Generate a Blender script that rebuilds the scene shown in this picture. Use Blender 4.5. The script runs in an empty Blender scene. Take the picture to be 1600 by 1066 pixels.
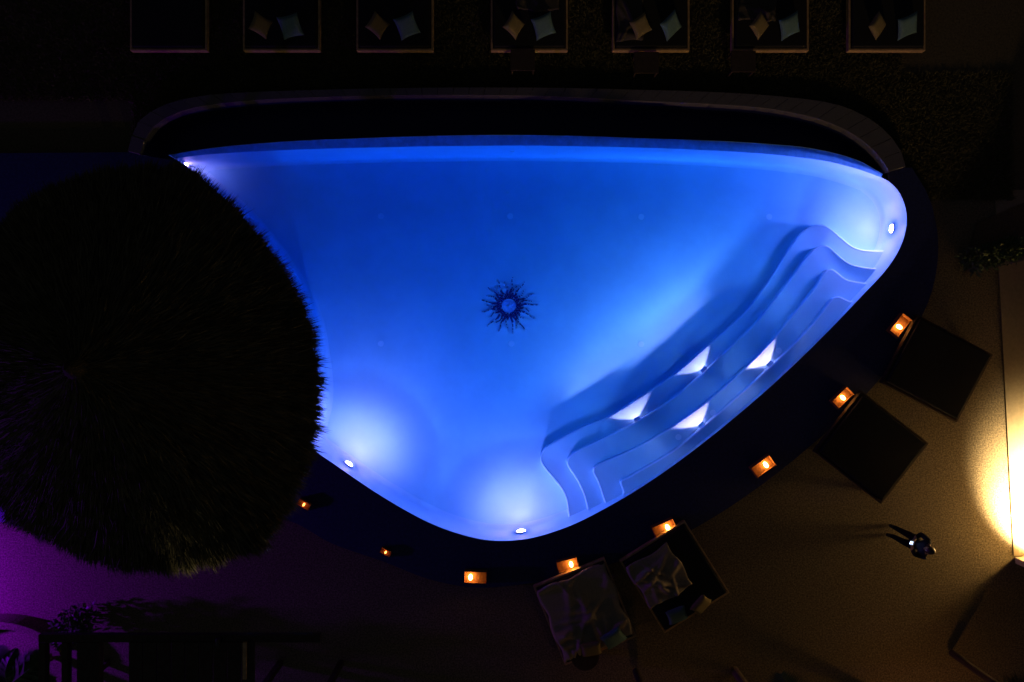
import bpy, bmesh, math, random
import numpy as np
from mathutils import Vector, Matrix
from mathutils.geometry import tessellate_polygon
R = math.radians
random.seed(7); rng = np.random.default_rng(7)
scene = bpy.context.scene
C = scene.collection

# ------------------------------------------------------------------ camera, sky, exposure
H = 17.07                       # drone height above the deck
F = 1067.0                      # focal length in photo pixels (1600 px wide)
cam_d = bpy.data.cameras.new("camera"); cam = bpy.data.objects.new("camera", cam_d); C.objects.link(cam)
cam.location = (0, 0, H); cam.rotation_euler = (0, 0, 0)
cam_d.sensor_width = 36; cam_d.lens = 36 * F / 1600; cam_d.clip_end = 2000
scene.camera = cam

world = bpy.data.worlds.new("World"); scene.world = world; world.use_nodes = True
wn = world.node_tree; bg = wn.nodes["Background"]
sky = wn.nodes.new("ShaderNodeTexSky"); sky.sky_type = 'NISHITA'; sky.sun_disc = False
sky.sun_elevation = R(-2.0); sky.sun_rotation = R(200)
wn.links.new(sky.outputs[0], bg.inputs[0]); bg.inputs[1].default_value = 0.15

vs = scene.view_settings
vs.view_transform = 'Standard'; vs.look = 'None'; vs.exposure = 0; vs.gamma = 1; vs.use_curve_mapping = False
cy = scene.cycles
cy.use_denoising = True
try: cy.denoiser = 'OPENIMAGEDENOISE'
except Exception: pass
cy.max_bounces = 14; cy.diffuse_bounces = 6; cy.glossy_bounces = 8; cy.transmission_bounces = 10; cy.transparent_max_bounces = 8
cy.sample_clamp_indirect = 12.0; cy.sample_clamp_direct = 0
cy.caustics_reflective = True; cy.caustics_refractive = True; cy.blur_glossy = 0.0
cy.use_light_tree = True
cy.use_guiding = True
cy.use_surface_guiding = True

# ------------------------------------------------------------------ helpers
ZW = -0.06                      # water level (deck is z = 0)
ZF = -1.36                      # pool floor
ZG = -0.15                      # terrace and lawn, one step below the pool deck

def at(px, py, z=0.0):
    """world point at height z seen at a photo pixel (with refraction below the water)"""
    dx, dy = (px - 800) / F, (533 - py) / F
    if z >= ZW - 1e-6:
        k = H - z
        return Vector((dx * k, dy * k, z))
    t = math.hypot(dx, dy)
    if t < 1e-9: return Vector((0, 0, z))
    s = t / math.sqrt(1 + t * t) / 1.333
    rr = (H - ZW) * t + (ZW - z) * s / math.sqrt(1 - s * s)
    return Vector((dx / t * rr, dy / t * rr, z))

def catmull(pts, step=0.12, closed=False):
    P = [np.array(p[:2], float) for p in pts]; out = []
    n = len(P); segs = n if closed else n - 1
    for i in range(segs):
        if closed: p0, p1, p2, p3 = P[i-1], P[i], P[(i+1) % n], P[(i+2) % n]
        else:
            p1, p2 = P[i], P[i+1]
            p0 = P[i-1] if i > 0 else 2*p1 - p2
            p3 = P[i+2] if i + 2 < n else 2*p2 - p1
        # centripetal
        def tj(ti, a, b): return ti + max(np.linalg.norm(b - a), 1e-6) ** 0.5
        t0 = 0; t1 = tj(t0, p0, p1); t2 = tj(t1, p1, p2); t3 = tj(t2, p2, p3)
        m = max(1, int(np.linalg.norm(p2 - p1) / step))
        for k in range(m):
            t = t1 + (t2 - t1) * k / m
            A1 = (t1-t)/(t1-t0)*p0 + (t-t0)/(t1-t0)*p1
            A2 = (t2-t)/(t2-t1)*p1 + (t-t1)/(t2-t1)*p2
            A3 = (t3-t)/(t3-t2)*p2 + (t-t2)/(t3-t2)*p3
            B1 = (t2-t)/(t2-t0)*A1 + (t-t0)/(t2-t0)*A2
            B2 = (t3-t)/(t3-t1)*A2 + (t-t1)/(t3-t1)*A3
            out.append((t2-t)/(t2-t1)*B1 + (t-t1)/(t2-t1)*B2)
    if not closed: out.append(P[-1])
    return out

def world_curve(px, z=0.0, step=0.12, closed=False):
    return catmull([at(x, y, z) for x, y in px], step, closed)

def area2(p):
    p = np.array(p); x, y = p[:, 0], p[:, 1]
    return float(np.dot(x, np.roll(y, -1)) - np.dot(y, np.roll(x, -1))) / 2

def offset(poly, d):
    """move a closed counter-clockwise outline outwards by d"""
    P = np.array(poly)
    t = np.roll(P, -1, 0) - np.roll(P, 1, 0)
    n = np.stack([t[:, 1], -t[:, 0]], 1); n /= np.maximum(np.linalg.norm(n, axis=1, keepdims=True), 1e-9)
    return [p for p in P + n * d]

def mesh_obj(name, verts, faces, mat=None, parent=None, smooth=False, loc=None):
    me = bpy.data.meshes.new(name); me.from_pydata([tuple(v) for v in verts], [], faces); me.validate(); me.update()
    if smooth:
        me.polygons.foreach_set("use_smooth", [True] * len(me.polygons))
    o = bpy.data.objects.new(name, me); C.objects.link(o)
    if mat: me.materials.append(mat)
    if parent: o.parent = parent
    if loc is not None: o.location = loc
    return o

def bm_obj(name, bm, mat=None, parent=None, smooth=False, loc=None):
    me = bpy.data.meshes.new(name); bm.normal_update(); bm.to_mesh(me); bm.free()
    if smooth: me.polygons.foreach_set("use_smooth", [True] * len(me.polygons))
    o = bpy.data.objects.new(name, me); C.objects.link(o)
    if mat: me.materials.append(mat)
    if parent: o.parent = parent
    if loc is not None: o.location = loc
    return o

def tag(o, label=None, cat=None, group=None, kind=None):
    if label: o["label"] = label
    if cat: o["category"] = cat
    if group: o["group"] = group
    if kind: o["kind"] = kind
    return o

def thing(name, label, cat, loc=(0, 0, 0), rz=0.0, group=None):
    o = bpy.data.objects.new(name, None); C.objects.link(o); o.empty_display_size = 0.2
    o.location = loc; o.rotation_euler = (0, 0, rz)
    return tag(o, label, cat, group)

def copy_tree(o, parent=None):
    c = o.copy(); C.objects.link(c); c.parent = parent
    for ch in list(o.children): copy_tree(ch, c)
    return c

def add_box(bm, x0, x1, y0, y1, z0, z1, bevel=0.0):
    r = bmesh.ops.create_cube(bm, size=1)
    vs_ = r["verts"]
    for v in vs_:
        v.co = Vector(((x0+x1)/2 + v.co.x*(x1-x0), (y0+y1)/2 + v.co.y*(y1-y0), (z0+z1)/2 + v.co.z*(z1-z0)))
    if bevel:
        es = list({e for v in vs_ for e in v.link_edges})
        bmesh.ops.bevel(bm, geom=es, offset=bevel, segments=2, affect='EDGES', profile=0.5)
    return bm

def box(name, dims, mat, parent=None, bevel=0.0):
    bm = bmesh.new(); add_box(bm, *dims, bevel=bevel)
    return bm_obj(name, bm, mat, parent)

def tube(bm, pts, radii, seg=8, cap=True):
    pts = [Vector(p) for p in pts]
    rings = []
    for i, p in enumerate(pts):
        d = (pts[min(i+1, len(pts)-1)] - pts[max(i-1, 0)]).normalized()
        a = d.orthogonal().normalized(); b = d.cross(a)
        rings.append([bm.verts.new(p + (a*math.cos(2*math.pi*k/seg) + b*math.sin(2*math.pi*k/seg))*radii[i]) for k in range(seg)])
    for r0, r1 in zip(rings, rings[1:]):
        for k in range(seg): bm.faces.new((r0[k], r0[(k+1) % seg], r1[(k+1) % seg], r1[k]))
    if cap:
        bm.faces.new(rings[0][::-1]); bm.faces.new(rings[-1])

def sheet_with_holes(name, loops, z, mat, parent=None):
    L = [[Vector((p[0], p[1], 0)) for p in l] for l in loops]
    tris = tessellate_polygon(L)
    flat = [(p.x, p.y, z) for l in L for p in l]
    fs = []
    for a, b, c in tris:
        ax, bx, cx = flat[a], flat[b], flat[c]
        if (bx[0]-ax[0])*(cx[1]-ax[1]) - (bx[1]-ax[1])*(cx[0]-ax[0]) < 0: a, b, c = a, c, b
        fs.append((a, b, c))
    return flat, fs

def ribbon(loop0, z0, loop1, z1, closed=True):
    n = len(loop0)
    z0 = z0 if hasattr(z0, "__len__") else [z0]*n
    z1 = z1 if hasattr(z1, "__len__") else [z1]*n
    v = [(p[0], p[1], z0[i]) for i, p in enumerate(loop0)] + [(p[0], p[1], z1[i]) for i, p in enumerate(loop1)]
    f = [(i, (i+1) % n, n + (i+1) % n, n + i) for i in range(n if closed else n-1)]
    return v, f

# ------------------------------------------------------------------ materials
def mat(name, col, rough=0.6, spec=0.3, noise=None, bump=None, metallic=0.0, emit=None, estr=0.0):
    """noise=(scale, amount) varies the colour, bump=(scale, strength, distance)"""
    m = bpy.data.materials.new(name); m.use_nodes = True
    nt = m.node_tree; b = nt.nodes["Principled BSDF"]
    b.inputs["Base Color"].default_value = (*col, 1); b.inputs["Roughness"].default_value = rough
    b.inputs["Specular IOR Level"].default_value = spec; b.inputs["Metallic"].default_value = metallic
    if emit:
        b.inputs["Emission Color"].default_value = (*emit, 1); b.inputs["Emission Strength"].default_value = estr
    tc = nt.nodes.new("ShaderNodeTexCoord")
    if noise:
        n = nt.nodes.new("ShaderNodeTexNoise"); n.inputs["Scale"].default_value = noise[0]; n.inputs["Detail"].default_value = 6
        n.inputs["Roughness"].default_value = 0.65
        nt.links.new(tc.outputs["Object"], n.inputs["Vector"])
        mr = nt.nodes.new("ShaderNodeMapRange"); mr.inputs[1].default_value = 0.3; mr.inputs[2].default_value = 0.7
        mr.inputs[3].default_value = 1 - noise[1]; mr.inputs[4].default_value = 1 + noise[1]
        nt.links.new(n.outputs["Fac"], mr.inputs[0])
        mx = nt.nodes.new("ShaderNodeMix"); mx.data_type = 'RGBA'; mx.blend_type = 'MULTIPLY'; mx.inputs[0].default_value = 1
        mx.inputs[6].default_value = (*col, 1); nt.links.new(mr.outputs[0], mx.inputs[7])
        nt.links.new(mx.outputs[2], b.inputs["Base Color"])
    if bump:
        n2 = nt.nodes.new("ShaderNodeTexNoise"); n2.inputs["Scale"].default_value = bump[0]; n2.inputs["Detail"].default_value = 5
        nt.links.new(tc.outputs["Object"], n2.inputs["Vector"])
        bp = nt.nodes.new("ShaderNodeBump"); bp.inputs["Strength"].default_value = bump[1]; bp.inputs["Distance"].default_value = bump[2]
        nt.links.new(n2.outputs["Fac"], bp.inputs["Height"]); nt.links.new(bp.outputs[0], b.inputs["Normal"])
    return m

def emis(name, col, strength):
    m = bpy.data.materials.new(name); m.use_nodes = True; nt = m.node_tree
    nt.nodes.remove(nt.nodes["Principled BSDF"])
    e = nt.nodes.new("ShaderNodeEmission"); e.inputs[0].default_value = (*col, 1); e.inputs[1].default_value = strength
    nt.links.new(e.outputs[0], nt.nodes["Material Output"].inputs[0])
    return m

M = {}
M['pool'] = mat('pool_plaster', (0.58, 0.74, 0.78), 0.5, 0.2, noise=(0.9, 0.07))
M['pool_wall'] = mat('pale_wall_tile', (0.74, 0.82, 0.84), 0.35, 0.3, noise=(2.0, 0.04))
M['nosing'] = mat('nosing_tile', (0.80, 0.86, 0.90), 0.3, 0.4)
M['weir'] = mat('weir_tile', (0.22, 0.50, 0.72), 0.3, 0.4, noise=(6, 0.2))
M['fitting'] = mat('white_plastic', (0.93, 0.94, 0.94), 0.35, 0.4)
M['tile_blue'] = mat('cobalt_glass_tile', (0.012, 0.03, 0.16), 0.15, 0.6, noise=(60, 0.5))
M['tile_light'] = mat('mirror_tile', (0.92, 0.93, 0.95), 0.28, 0.6, metallic=0.85)
M['tile_disc'] = mat('pale_blue_tile', (0.42, 0.56, 0.80), 0.2, 0.5, noise=(40, 0.25))
M['deck'] = mat('deck_stone_glow_blue', (0.018, 0.022, 0.10), 0.55, 0.3, noise=(14, 0.35), bump=(60, 0.4, 0.01))  # blue of the pool's glow is put into the stone's base colour
M['basin'] = mat('basin_glow_blue', (0.010, 0.012, 0.07), 0.3, 0.3)  # channel tinted with the same painted-in blue glow
M['kerb'] = mat('granite_kerb', (0.105, 0.098, 0.108), 0.8, 0.2, noise=(70, 0.45), bump=(120, 0.5, 0.01))
M['ground'] = mat('sand_paving', (0.15, 0.12, 0.08), 0.9, 0.1, noise=(26, 0.7), bump=(90, 0.6, 0.02))
M['plinth'] = mat('cream_stone', (0.24, 0.195, 0.13), 0.8, 0.2, noise=(12, 0.12))
M['soil'] = mat('lawn_soil', (0.10, 0.08, 0.05), 0.95, 0.05, noise=(20, 0.4))
M['grass'] = mat('grass', (0.13, 0.115, 0.05), 0.7, 0.2)
M['thatch'] = mat('thatch', (0.095, 0.085, 0.048), 0.85, 0.1, noise=(3, 0.4))
M['thatch_cap'] = mat('thatch_cap', (0.045, 0.038, 0.022), 0.95, 0.05, bump=(40, 0.8, 0.03))
M['thatch_core'] = mat('thatch_core', (0.09, 0.075, 0.04), 0.95, 0.05)
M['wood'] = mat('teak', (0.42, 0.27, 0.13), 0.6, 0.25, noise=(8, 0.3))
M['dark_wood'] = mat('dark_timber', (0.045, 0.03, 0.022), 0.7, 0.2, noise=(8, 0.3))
M['mattress'] = mat('charcoal_canvas', (0.02, 0.02, 0.02), 0.9, 0.1, noise=(30, 0.2))
M['throw'] = mat('dark_throw', (0.07, 0.06, 0.05), 0.9, 0.05, noise=(25, 0.2))
M['blanket'] = mat('linen_blanket', (0.30, 0.245, 0.18), 0.9, 0.05, noise=(25, 0.15), bump=(70, 0.4, 0.01))
M['pillow_teal'] = mat('teal_cushion', (0.09, 0.16, 0.17), 0.85, 0.1, noise=(30, 0.15))
M['pillow_sand'] = mat('sand_cushion', (0.19, 0.15, 0.075), 0.85, 0.1, noise=(30, 0.15))
M['metal'] = mat('dark_metal', (0.05, 0.05, 0.05), 0.4, 0.5, metallic=0.8)
M['steel'] = mat('steel', (0.55, 0.56, 0.58), 0.3, 0.5, metallic=0.9)
M['corten'] = mat('corten', (0.27, 0.12, 0.05), 0.8, 0.1, noise=(20, 0.3))
M['wall'] = mat('rendered_wall', (0.50, 0.43, 0.32), 0.85, 0.1, noise=(5, 0.12), bump=(50, 0.3, 0.01))
M['leaf'] = mat('leaf', (0.05, 0.09, 0.035), 0.5, 0.3, noise=(4, 0.4))
M['bark'] = mat('bark', (0.12, 0.09, 0.06), 0.9, 0.1, noise=(10, 0.3))
M['skin'] = mat('skin', (0.42, 0.26, 0.19), 0.5, 0.3)
M['hair'] = mat('dark_hair', (0.03, 0.018, 0.012), 0.35, 0.5)
M['shirt'] = mat('navy_shirt', (0.02, 0.022, 0.035), 0.9, 0.1)
M['trousers'] = mat('black_trousers', (0.012, 0.012, 0.014), 0.9, 0.1)
M['shoe'] = mat('dark_shoe', (0.02, 0.018, 0.016), 0.5, 0.3)

BLUE = (0.79, 0.345, 1.0)
M['lens'] = emis('pool_lens', BLUE, 1290.0)
M['lens_dim'] = emis('pool_lens_dim', BLUE, 180.0)
M['step_lens'] = emis('step_lens', (0.40, 0.35, 1.0), 30.0)
M['bulb'] = emis('amber_bulb', (1.0, 0.46, 0.10), 45.0)
M['screen'] = emis('phone_screen', (0.55, 0.68, 1.0), 4.0)

wm = bpy.data.materials.new('water'); wm.use_nodes = True; nt = wm.node_tree
nt.nodes.remove(nt.nodes["Principled BSDF"])
gl = nt.nodes.new("ShaderNodeBsdfGlass"); gl.inputs["IOR"].default_value = 1.333; gl.inputs["Roughness"].default_value = 0.0
va = nt.nodes.new("ShaderNodeVolumeAbsorption"); va.inputs["Color"].default_value = (0.0, 0.72, 0.95, 1); va.inputs["Density"].default_value = 0.56
nt.links.new(gl.outputs[0], nt.nodes["Material Output"].inputs["Surface"])
nt.links.new(va.outputs[0], nt.nodes["Material Output"].inputs["Volume"])
M['water'] = wm

# ------------------------------------------------------------------ outlines (photo pixels -> metres)
rim_top = [(270,246),(310,241),(350,238),(400,235),(500,231),(650,227.5),(800,226),(900,227),(1000,229),(1100,233),(1200,239),(1260,245.5),(1300,251.5),(1350,265),(1380,276)]
rim_rest = [(1380,276),(1402,296),(1413,318),(1417,342),(1413,370),(1402,396),(1383,424),(1350,459.5),(1320,491),(1280,532),(1240,571),(1200,608),(1150,651),(1100,691.5),(1050,729),(1000,763),(950,792.5),(900,818),(860,833),(830,841),(800,845),(770,845),(740,840.5),(700,829),(660,812),(600,778),(550,745),(520,724),(498,709),(486,698),(482,686),(486,668),(493,640),(495,612),(490,560),(479,500),(463,462),(443,426),(410,378),(370,330),(325,288),(288,258),(270,246)]
weir_out = [(262,242),(300,235.5),(350,229),(450,221),(550,216.5),(700,212),(800,211),(900,212.5),(1000,216),(1100,219.5),(1200,225),(1275,233),(1340,250),(1381,272)]
kerb_in = [(222,243),(238,205),(275,180),(330,166.5),(400,159),(520,153.5),(650,151),(800,151.5),(900,154.5),(1000,160),(1100,164.5),(1190,171),(1265,185),(1310,201),(1345,222),(1372,248),(1386,270)]
kerb_out = [(203,238),(219,192),(262,165),(325,151),(400,146),(520,142),(650,139.5),(800,139),(900,140),(1000,142.5),(1090,145),(1170,149),(1240,155),(1300,164),(1345,181),(1378,204),(1404,236),(1412,262)]

Ltop = world_curve(rim_top)                 # left -> right along the overflow edge
Lrest = world_curve(rim_rest)               # clockwise round the rest
rim = (Ltop[:-1] + Lrest[:-1])
n_top = len(Ltop)
is_weir = [i < n_top for i in range(len(rim))]
rim = rim[::-1]; is_weir = is_weir[::-1]     # counter-clockwise
assert area2(rim) > 0
Wout = world_curve(weir_out); Kin = world_curve(kerb_in); Kout = world_curve(kerb_out)

def nearest_rim(p):
    P = np.array(rim); d = np.linalg.norm(P - np.array([p[0], p[1]]), axis=1); i = int(d.argmin())
    t = P[(i+2) % len(P)] - P[i-2]; t /= np.linalg.norm(t)
    return P[i], np.array([-t[1], t[0]])     # point, inward normal (ccw: inward is left)

# ------------------------------------------------------------------ pool
pool = thing('swimming_pool', 'large curved triangular swimming pool glowing blue under its own lamps', 'swimming pool')
v, f = sheet_with_holes('floor', [offset(rim, 0.05)], ZF, None)
mesh_obj('pool_floor', v, f, M['pool'], pool)
top = [ -0.112 if w else -0.002 for w in is_weir]
bm_v = []; bm_f = []
prof = [(0.0, None), (0.0, ZF+0.14), (-0.03, ZF+0.06), (-0.08, ZF+0.015), (-0.15, ZF+0.002)]
loops = [(rim if d == 0 else offset(rim, d)) for d, z in prof]
for k, ((d, z), lp) in enumerate(zip(prof, loops)):
    for i, p in enumerate(lp): bm_v.append((p[0], p[1], top[i] if z is None else z))
n = len(rim)
for k in range(len(prof)-1):
    for i in range(n):
        j = (i+1) % n
        bm_f.append((k*n+i, (k+1)*n+i, (k+1)*n+j, k*n+j))
mesh_obj('pool_wall', bm_v, bm_f, M['pool_wall'], pool, smooth=True)

# overflow edge (weir) along the straight side
m = 160
def resample(c, m):
    P = np.array(c); s = np.r_[0, np.cumsum(np.linalg.norm(np.diff(P, axis=0), axis=1))]
    u = np.linspace(0, s[-1], m); return np.stack([np.interp(u, s, P[:, 0]), np.interp(u, s, P[:, 1])], 1)
A = resample(Ltop, m); B = resample(Wout, m)
B2 = B + (B - A) / np.maximum(np.linalg.norm(B - A, axis=1, keepdims=True), 1e-6) * 0.02
v = [(*p, -0.1125) for p in A] + [(*p, -0.066) for p in B] + [(*p, -0.058) for p in B2] + [(*p, -0.62) for p in B2]
f = [(k*m+i, k*m+i+1, (k+1)*m+i+1, (k+1)*m+i) for k in range(3) for i in range(m-1)]
mesh_obj('overflow_edge', v, f, M['weir'], pool, smooth=False)

# steps
zs = [-1.09, -0.82, -0.55, -0.28]
edges_px = [
 [(893,840),(889.5,812),(882,772),(863,746),(848,728),(844,716),(849,703),(863,693),(910,668),(952,651),(1005,618),(1062,579),(1102,544),(1172,480),(1205,434),(1225,402),(1246,371),(1259,358),(1273,352),(1288,352),(1301,360),(1315,372),(1330,384),(1345,390),(1364,392),(1400,392)],
 [(924,830),(919.5,803),(912,772),(899,746),(889,731),(886,721),(892,711),(904,704),(960,677),(994,660),(1036,634),(1096,586),(1129,554),(1180,506),(1205,476),(1222,453),(1240,430),(1259,404),(1274,388),(1284,384),(1294,385),(1304,393),(1315,403),(1328,412),(1345,417),(1369,420),(1405,421)],
 [(951,815),(947,793),(941,772),(933,750),(927,739),(928,731),(937,725),(977,708),(1011,691),(1058,662),(1100,632),(1163,577),(1201,539),(1233,500),(1260,467),(1277,446),(1288,426),(1294,421.5),(1301,421),(1309.5,427),(1321,436),(1335,440),(1355,443),(1390,445)],
 [(978,805),(975,782),(974,767),(970,753),(982,746),(1003,734),(1053,704),(1096,670),(1129,641),(1193,584),(1235,544),(1262,516),(1285,488),(1302,466),(1311,463.6),(1321,468),(1331,471.5),(1350,474)]]
Prim = np.array(rim)
step_curves = []
for k, (z, ep) in enumerate(zip(zs, edges_px)):
    c = catmull([at(x, y, z) for x, y in ep], 0.07)
    step_curves.append(c)
    # close the outline behind the pool wall
    p0, _ = nearest_rim(c[0]); p1, _ = nearest_rim(c[-1])
    i0 = int(np.linalg.norm(Prim - p0, axis=1).argmin()); i1 = int(np.linalg.norm(Prim - p1, axis=1).argmin())
    out = offset(rim, 0.12); seq = []
    i = i1
    # walk from the curve's end back to its start along the rim (either direction, the shorter one)
    fw = (i0 - i1) % n; st = 1 if fw < n/2 else -1
    while i != i0: seq.append(out[i]); i = (i + st) % n
    seq.append(out[i0])
    poly = [np.array(q) for q in c] + seq[::4] + [seq[-1]]
    if area2(poly) < 0: poly = poly[::-1]
    nn = len(poly); ins = offset(poly, -0.012); ins2 = offset(poly, -0.035)
    v = []; f = []
    for lp, zz in ((poly, ZF - 0.05), (poly, z - 0.035), (ins, z - 0.011), (ins2, z)):
        v += [(q[0], q[1], zz) for q in lp]
    for kk in range(3):
        for i in range(nn):
            j = (i+1) % nn; f.append((kk*nn+i, kk*nn+j, (kk+1)*nn+j, (kk+1)*nn+i))
    fv, ff = sheet_with_holes('t', [ins2], z, None)
    f += [tuple(3*nn + q for q in t) for t in ff]
    st_o = mesh_obj('step', v, f, M['pool'], pool, smooth=False)
    st_o["label"] = ['lowest wide curved step of the pool stair', 'second curved step of the pool stair from below', 'third curved step of the pool stair from below', 'top curved step just under the pool rim'][k]
    # pale nosing strip along the front edge
    cc = np.array(c); tt = np.gradient(cc, axis=0); tt /= np.linalg.norm(tt, axis=1, keepdims=True)
    nr = np.stack([-tt[:, 1], tt[:, 0]], 1)
    ctr = np.array(poly).mean(0)
    mid = len(cc)//2
    if nr[mid][0]*0.64 - nr[mid][1]*0.77 < 0: nr = -nr          # towards the tread
    prof2 = [(-0.006, -0.045), (-0.006, -0.010), (0.004, 0.003), (0.030, 0.004)]
    v = []; q = len(cc)
    for d, dz in prof2: v += [(*(cc[i] + nr[i]*d), z + dz) for i in range(q)]
    f = [(a*q+i, a*q+i+1, (a+1)*q+i+1, (a+1)*q+i) for a in range(3) for i in range(q-1)]
    mesh_obj('nosing', v, f, M['nosing'], st_o, smooth=True)

# inlet fittings
def ring_mesh(name, r0, r1, h, mat_, parent, loc, seg=20):
    v = []; f = []
    for r, z in ((r1, 0), (r1*0.97, h), (r0, h), (r0*0.9, h*0.3)):
        v += [(r*math.cos(2*math.pi*k/seg), r*math.sin(2*math.pi*k/seg), z) for k in range(seg)]
    v.append((0, 0, h*0.3))
    for a in range(3):
        for k in range(seg): f.append((a*seg+k, a*seg+(k+1) % seg, (a+1)*seg+(k+1) % seg, (a+1)*seg+k))
    for k in range(seg): f.append((3*seg+k, 3*seg+(k+1) % seg, 4*seg))
    return mesh_obj(name, v, f, mat_, parent, loc=loc)
for px, py, z in [(393,339,ZF),(595,338,ZF),(797,338,ZF),(1002,339,ZF),(1202,339,ZF),(595,537,ZF),(799,537,ZF),(1002,538,ZF),(1217,548,zs[2]),(1060,683,zs[2]),(1114,645,zs[2])]:
    p = at(px, py, z + 0.002); ring_mesh('floor_inlet', 0.028, 0.080, 0.005, M['fitting'], pool, p)
# suction fitting on the wall by the island, slot on the overflow wall
p, nr = nearest_rim(at(460, 425, -0.9))
o = ring_mesh('wall_inlet', 0.05, 0.10, 0.03, M['fitting'], pool, (*(p + nr*0.005), -0.85)); o.rotation_euler = Vector((nr[0], nr[1], 0)).to_track_quat('Z', 'Y').to_euler()
p, nr = nearest_rim(at(800, 236, -0.5))
o = ring_mesh('wall_inlet', 0.03, 0.06, 0.03, M['fitting'], pool, (*(p + nr*0.005), -0.75)); o.rotation_euler = Vector((nr[0], nr[1], 0)).to_track_quat('Z', 'Y').to_euler()

# sun mosaic: ring of dark tesserae, 24 wavy rays of tesserae, pale centre disc
mos = thing('sun_mosaic', None, None); mos.parent = pool
mos["label"] = 'dark blue sun mosaic with wavy tiled rays on the pool floor'
mos.location = at(795, 478, ZF)
def tile_verts(x, y, a, s, z0, z1):
    c, s_ = math.cos(a)*s/2, math.sin(a)*s/2
    q = [(x + c*u - s_*w, y + s_*u + c*w) for u, w in ((-1,-1),(1,-1),(1,1),(-1,1))]
    return [(a_, b_, z0) for a_, b_ in q] + [(a_, b_, z1) for a_, b_ in q]
TF = [(4,5,6,7),(0,1,5,4),(1,2,6,5),(2,3,7,6),(3,0,4,7)]
def tiles_obj(name, tiles, parent):
    v = []; f = []; mi = []
    for (x, y, a, s, k) in tiles:
        b = len(v); tv = tile_verts(x, y, a, s, 0.001, 0.007 + random.random()*0.003)
        if k == 1: tv = tv[:4] + [(q[0], q[1], q[2] + (0.004 if i_ in tilt else 0.0) + 0.002) for i_, q in enumerate(tv[4:]) for tilt in [(random.randrange(4), random.randrange(4))]]
        v += tv
        f += [tuple(b+i for i in t) for t in TF]; mi += [k]*5
    o = mesh_obj(name, v, f, M['tile_blue'], parent); o.data.materials.append(M['tile_light'])
    o.data.polygons.foreach_set("material_index", mi); return o
dv = [(0.185*math.cos(2*math.pi*k/32), 0.185*math.sin(2*math.pi*k/32), 0.004) for k in range(32)]
mesh_obj('centre_disc', dv, [tuple(range(32))], M['tile_disc'], mos)
tl = []
for _ in range(7):
    r = 0.16*math.sqrt(random.random()); a = random.random()*6.28; tl.append((r*math.cos(a), r*math.sin(a), a, 0.034, 1))
tiles_obj('centre_glints', tl, mos)["kind"] = 'stuff'
tl = []
for r in (0.205, 0.24, 0.275, 0.31):
    nn = int(2*math.pi*r/0.038)
    for k in range(nn):
        a = 2*math.pi*(k + random.random()*0.3)/nn
        
        tl.append((r*math.cos(a), r*math.sin(a), a, 0.034, 1 if random.random() < 0.08 else 0))
tiles_obj('ring', tl, mos)
for k in range(26):
    a0 = 2*math.pi*(k + 0.12*random.random())/26; long_ = k % 2 == 0
    rl = (0.72 + 0.09*random.random()) if long_ else (0.58 + 0.07*random.random())
    sg = 1 if (k//2) % 2 == 0 else -1; tl = []; r = 0.345
    cxr, cyr = math.cos(a0), math.sin(a0)
    while r < rl:
        u = (r-0.345)/(rl-0.345); w = sg*0.030*math.sin(u*5.0) + (0.05*u*u*sg if long_ else 0); s_ = 0.030 - 0.006*u
        lit = random.random() < 0.12 + 0.45*u
        tl.append((cxr*r - cyr*w, cyr*r + cxr*w, a0 + random.uniform(-.2, .2), s_*(1.25 if lit else 1.0), 1 if lit else 0))
        if u < 0.25: tl.append((cxr*r - cyr*(w+0.028), cyr*r + cxr*(w+0.028), a0, s_*0.9, 0))
        r += s_*1.06
    tiles_obj('ray', tl, mos)

# water body: closed, its skin lies inside the masonry, only the surface is open
Lw = [np.array(p) for p in B[::-1]]                        # weir side, right -> left (ccw)
rest = [p for p, w in zip(offset(rim, 0.03), is_weir) if not w]
wl = Lw + rest
# order: rim is ccw; weir part runs right->left, rest follows
k0 = next(i for i in range(n) if is_weir[i] and not is_weir[i-1])
order = [(k0 + i) % n for i in range(n)]
off = offset(rim, 0.03)
wl = [p for p in B[::-1]] + [off[i] for i in order if not is_weir[i]][3:-3]
if area2(wl) < 0: wl = wl[::-1]
bt = wl
v, f = sheet_with_holes('w', [wl], ZW, None)
nw = len(wl)
v2 = v + [(p[0], p[1], ZF - 0.1) for p in bt]
f2 = list(f) + [(i, nw+i, nw+(i+1) % nw, (i+1) % nw) for i in range(nw)] + [tuple(nw+q for q in t[::-1]) for t in f]
wo = mesh_obj('water', v2, f2, M['water']); tag(wo, 'still clear water filling the blue pool', 'water', kind='structure')

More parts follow.
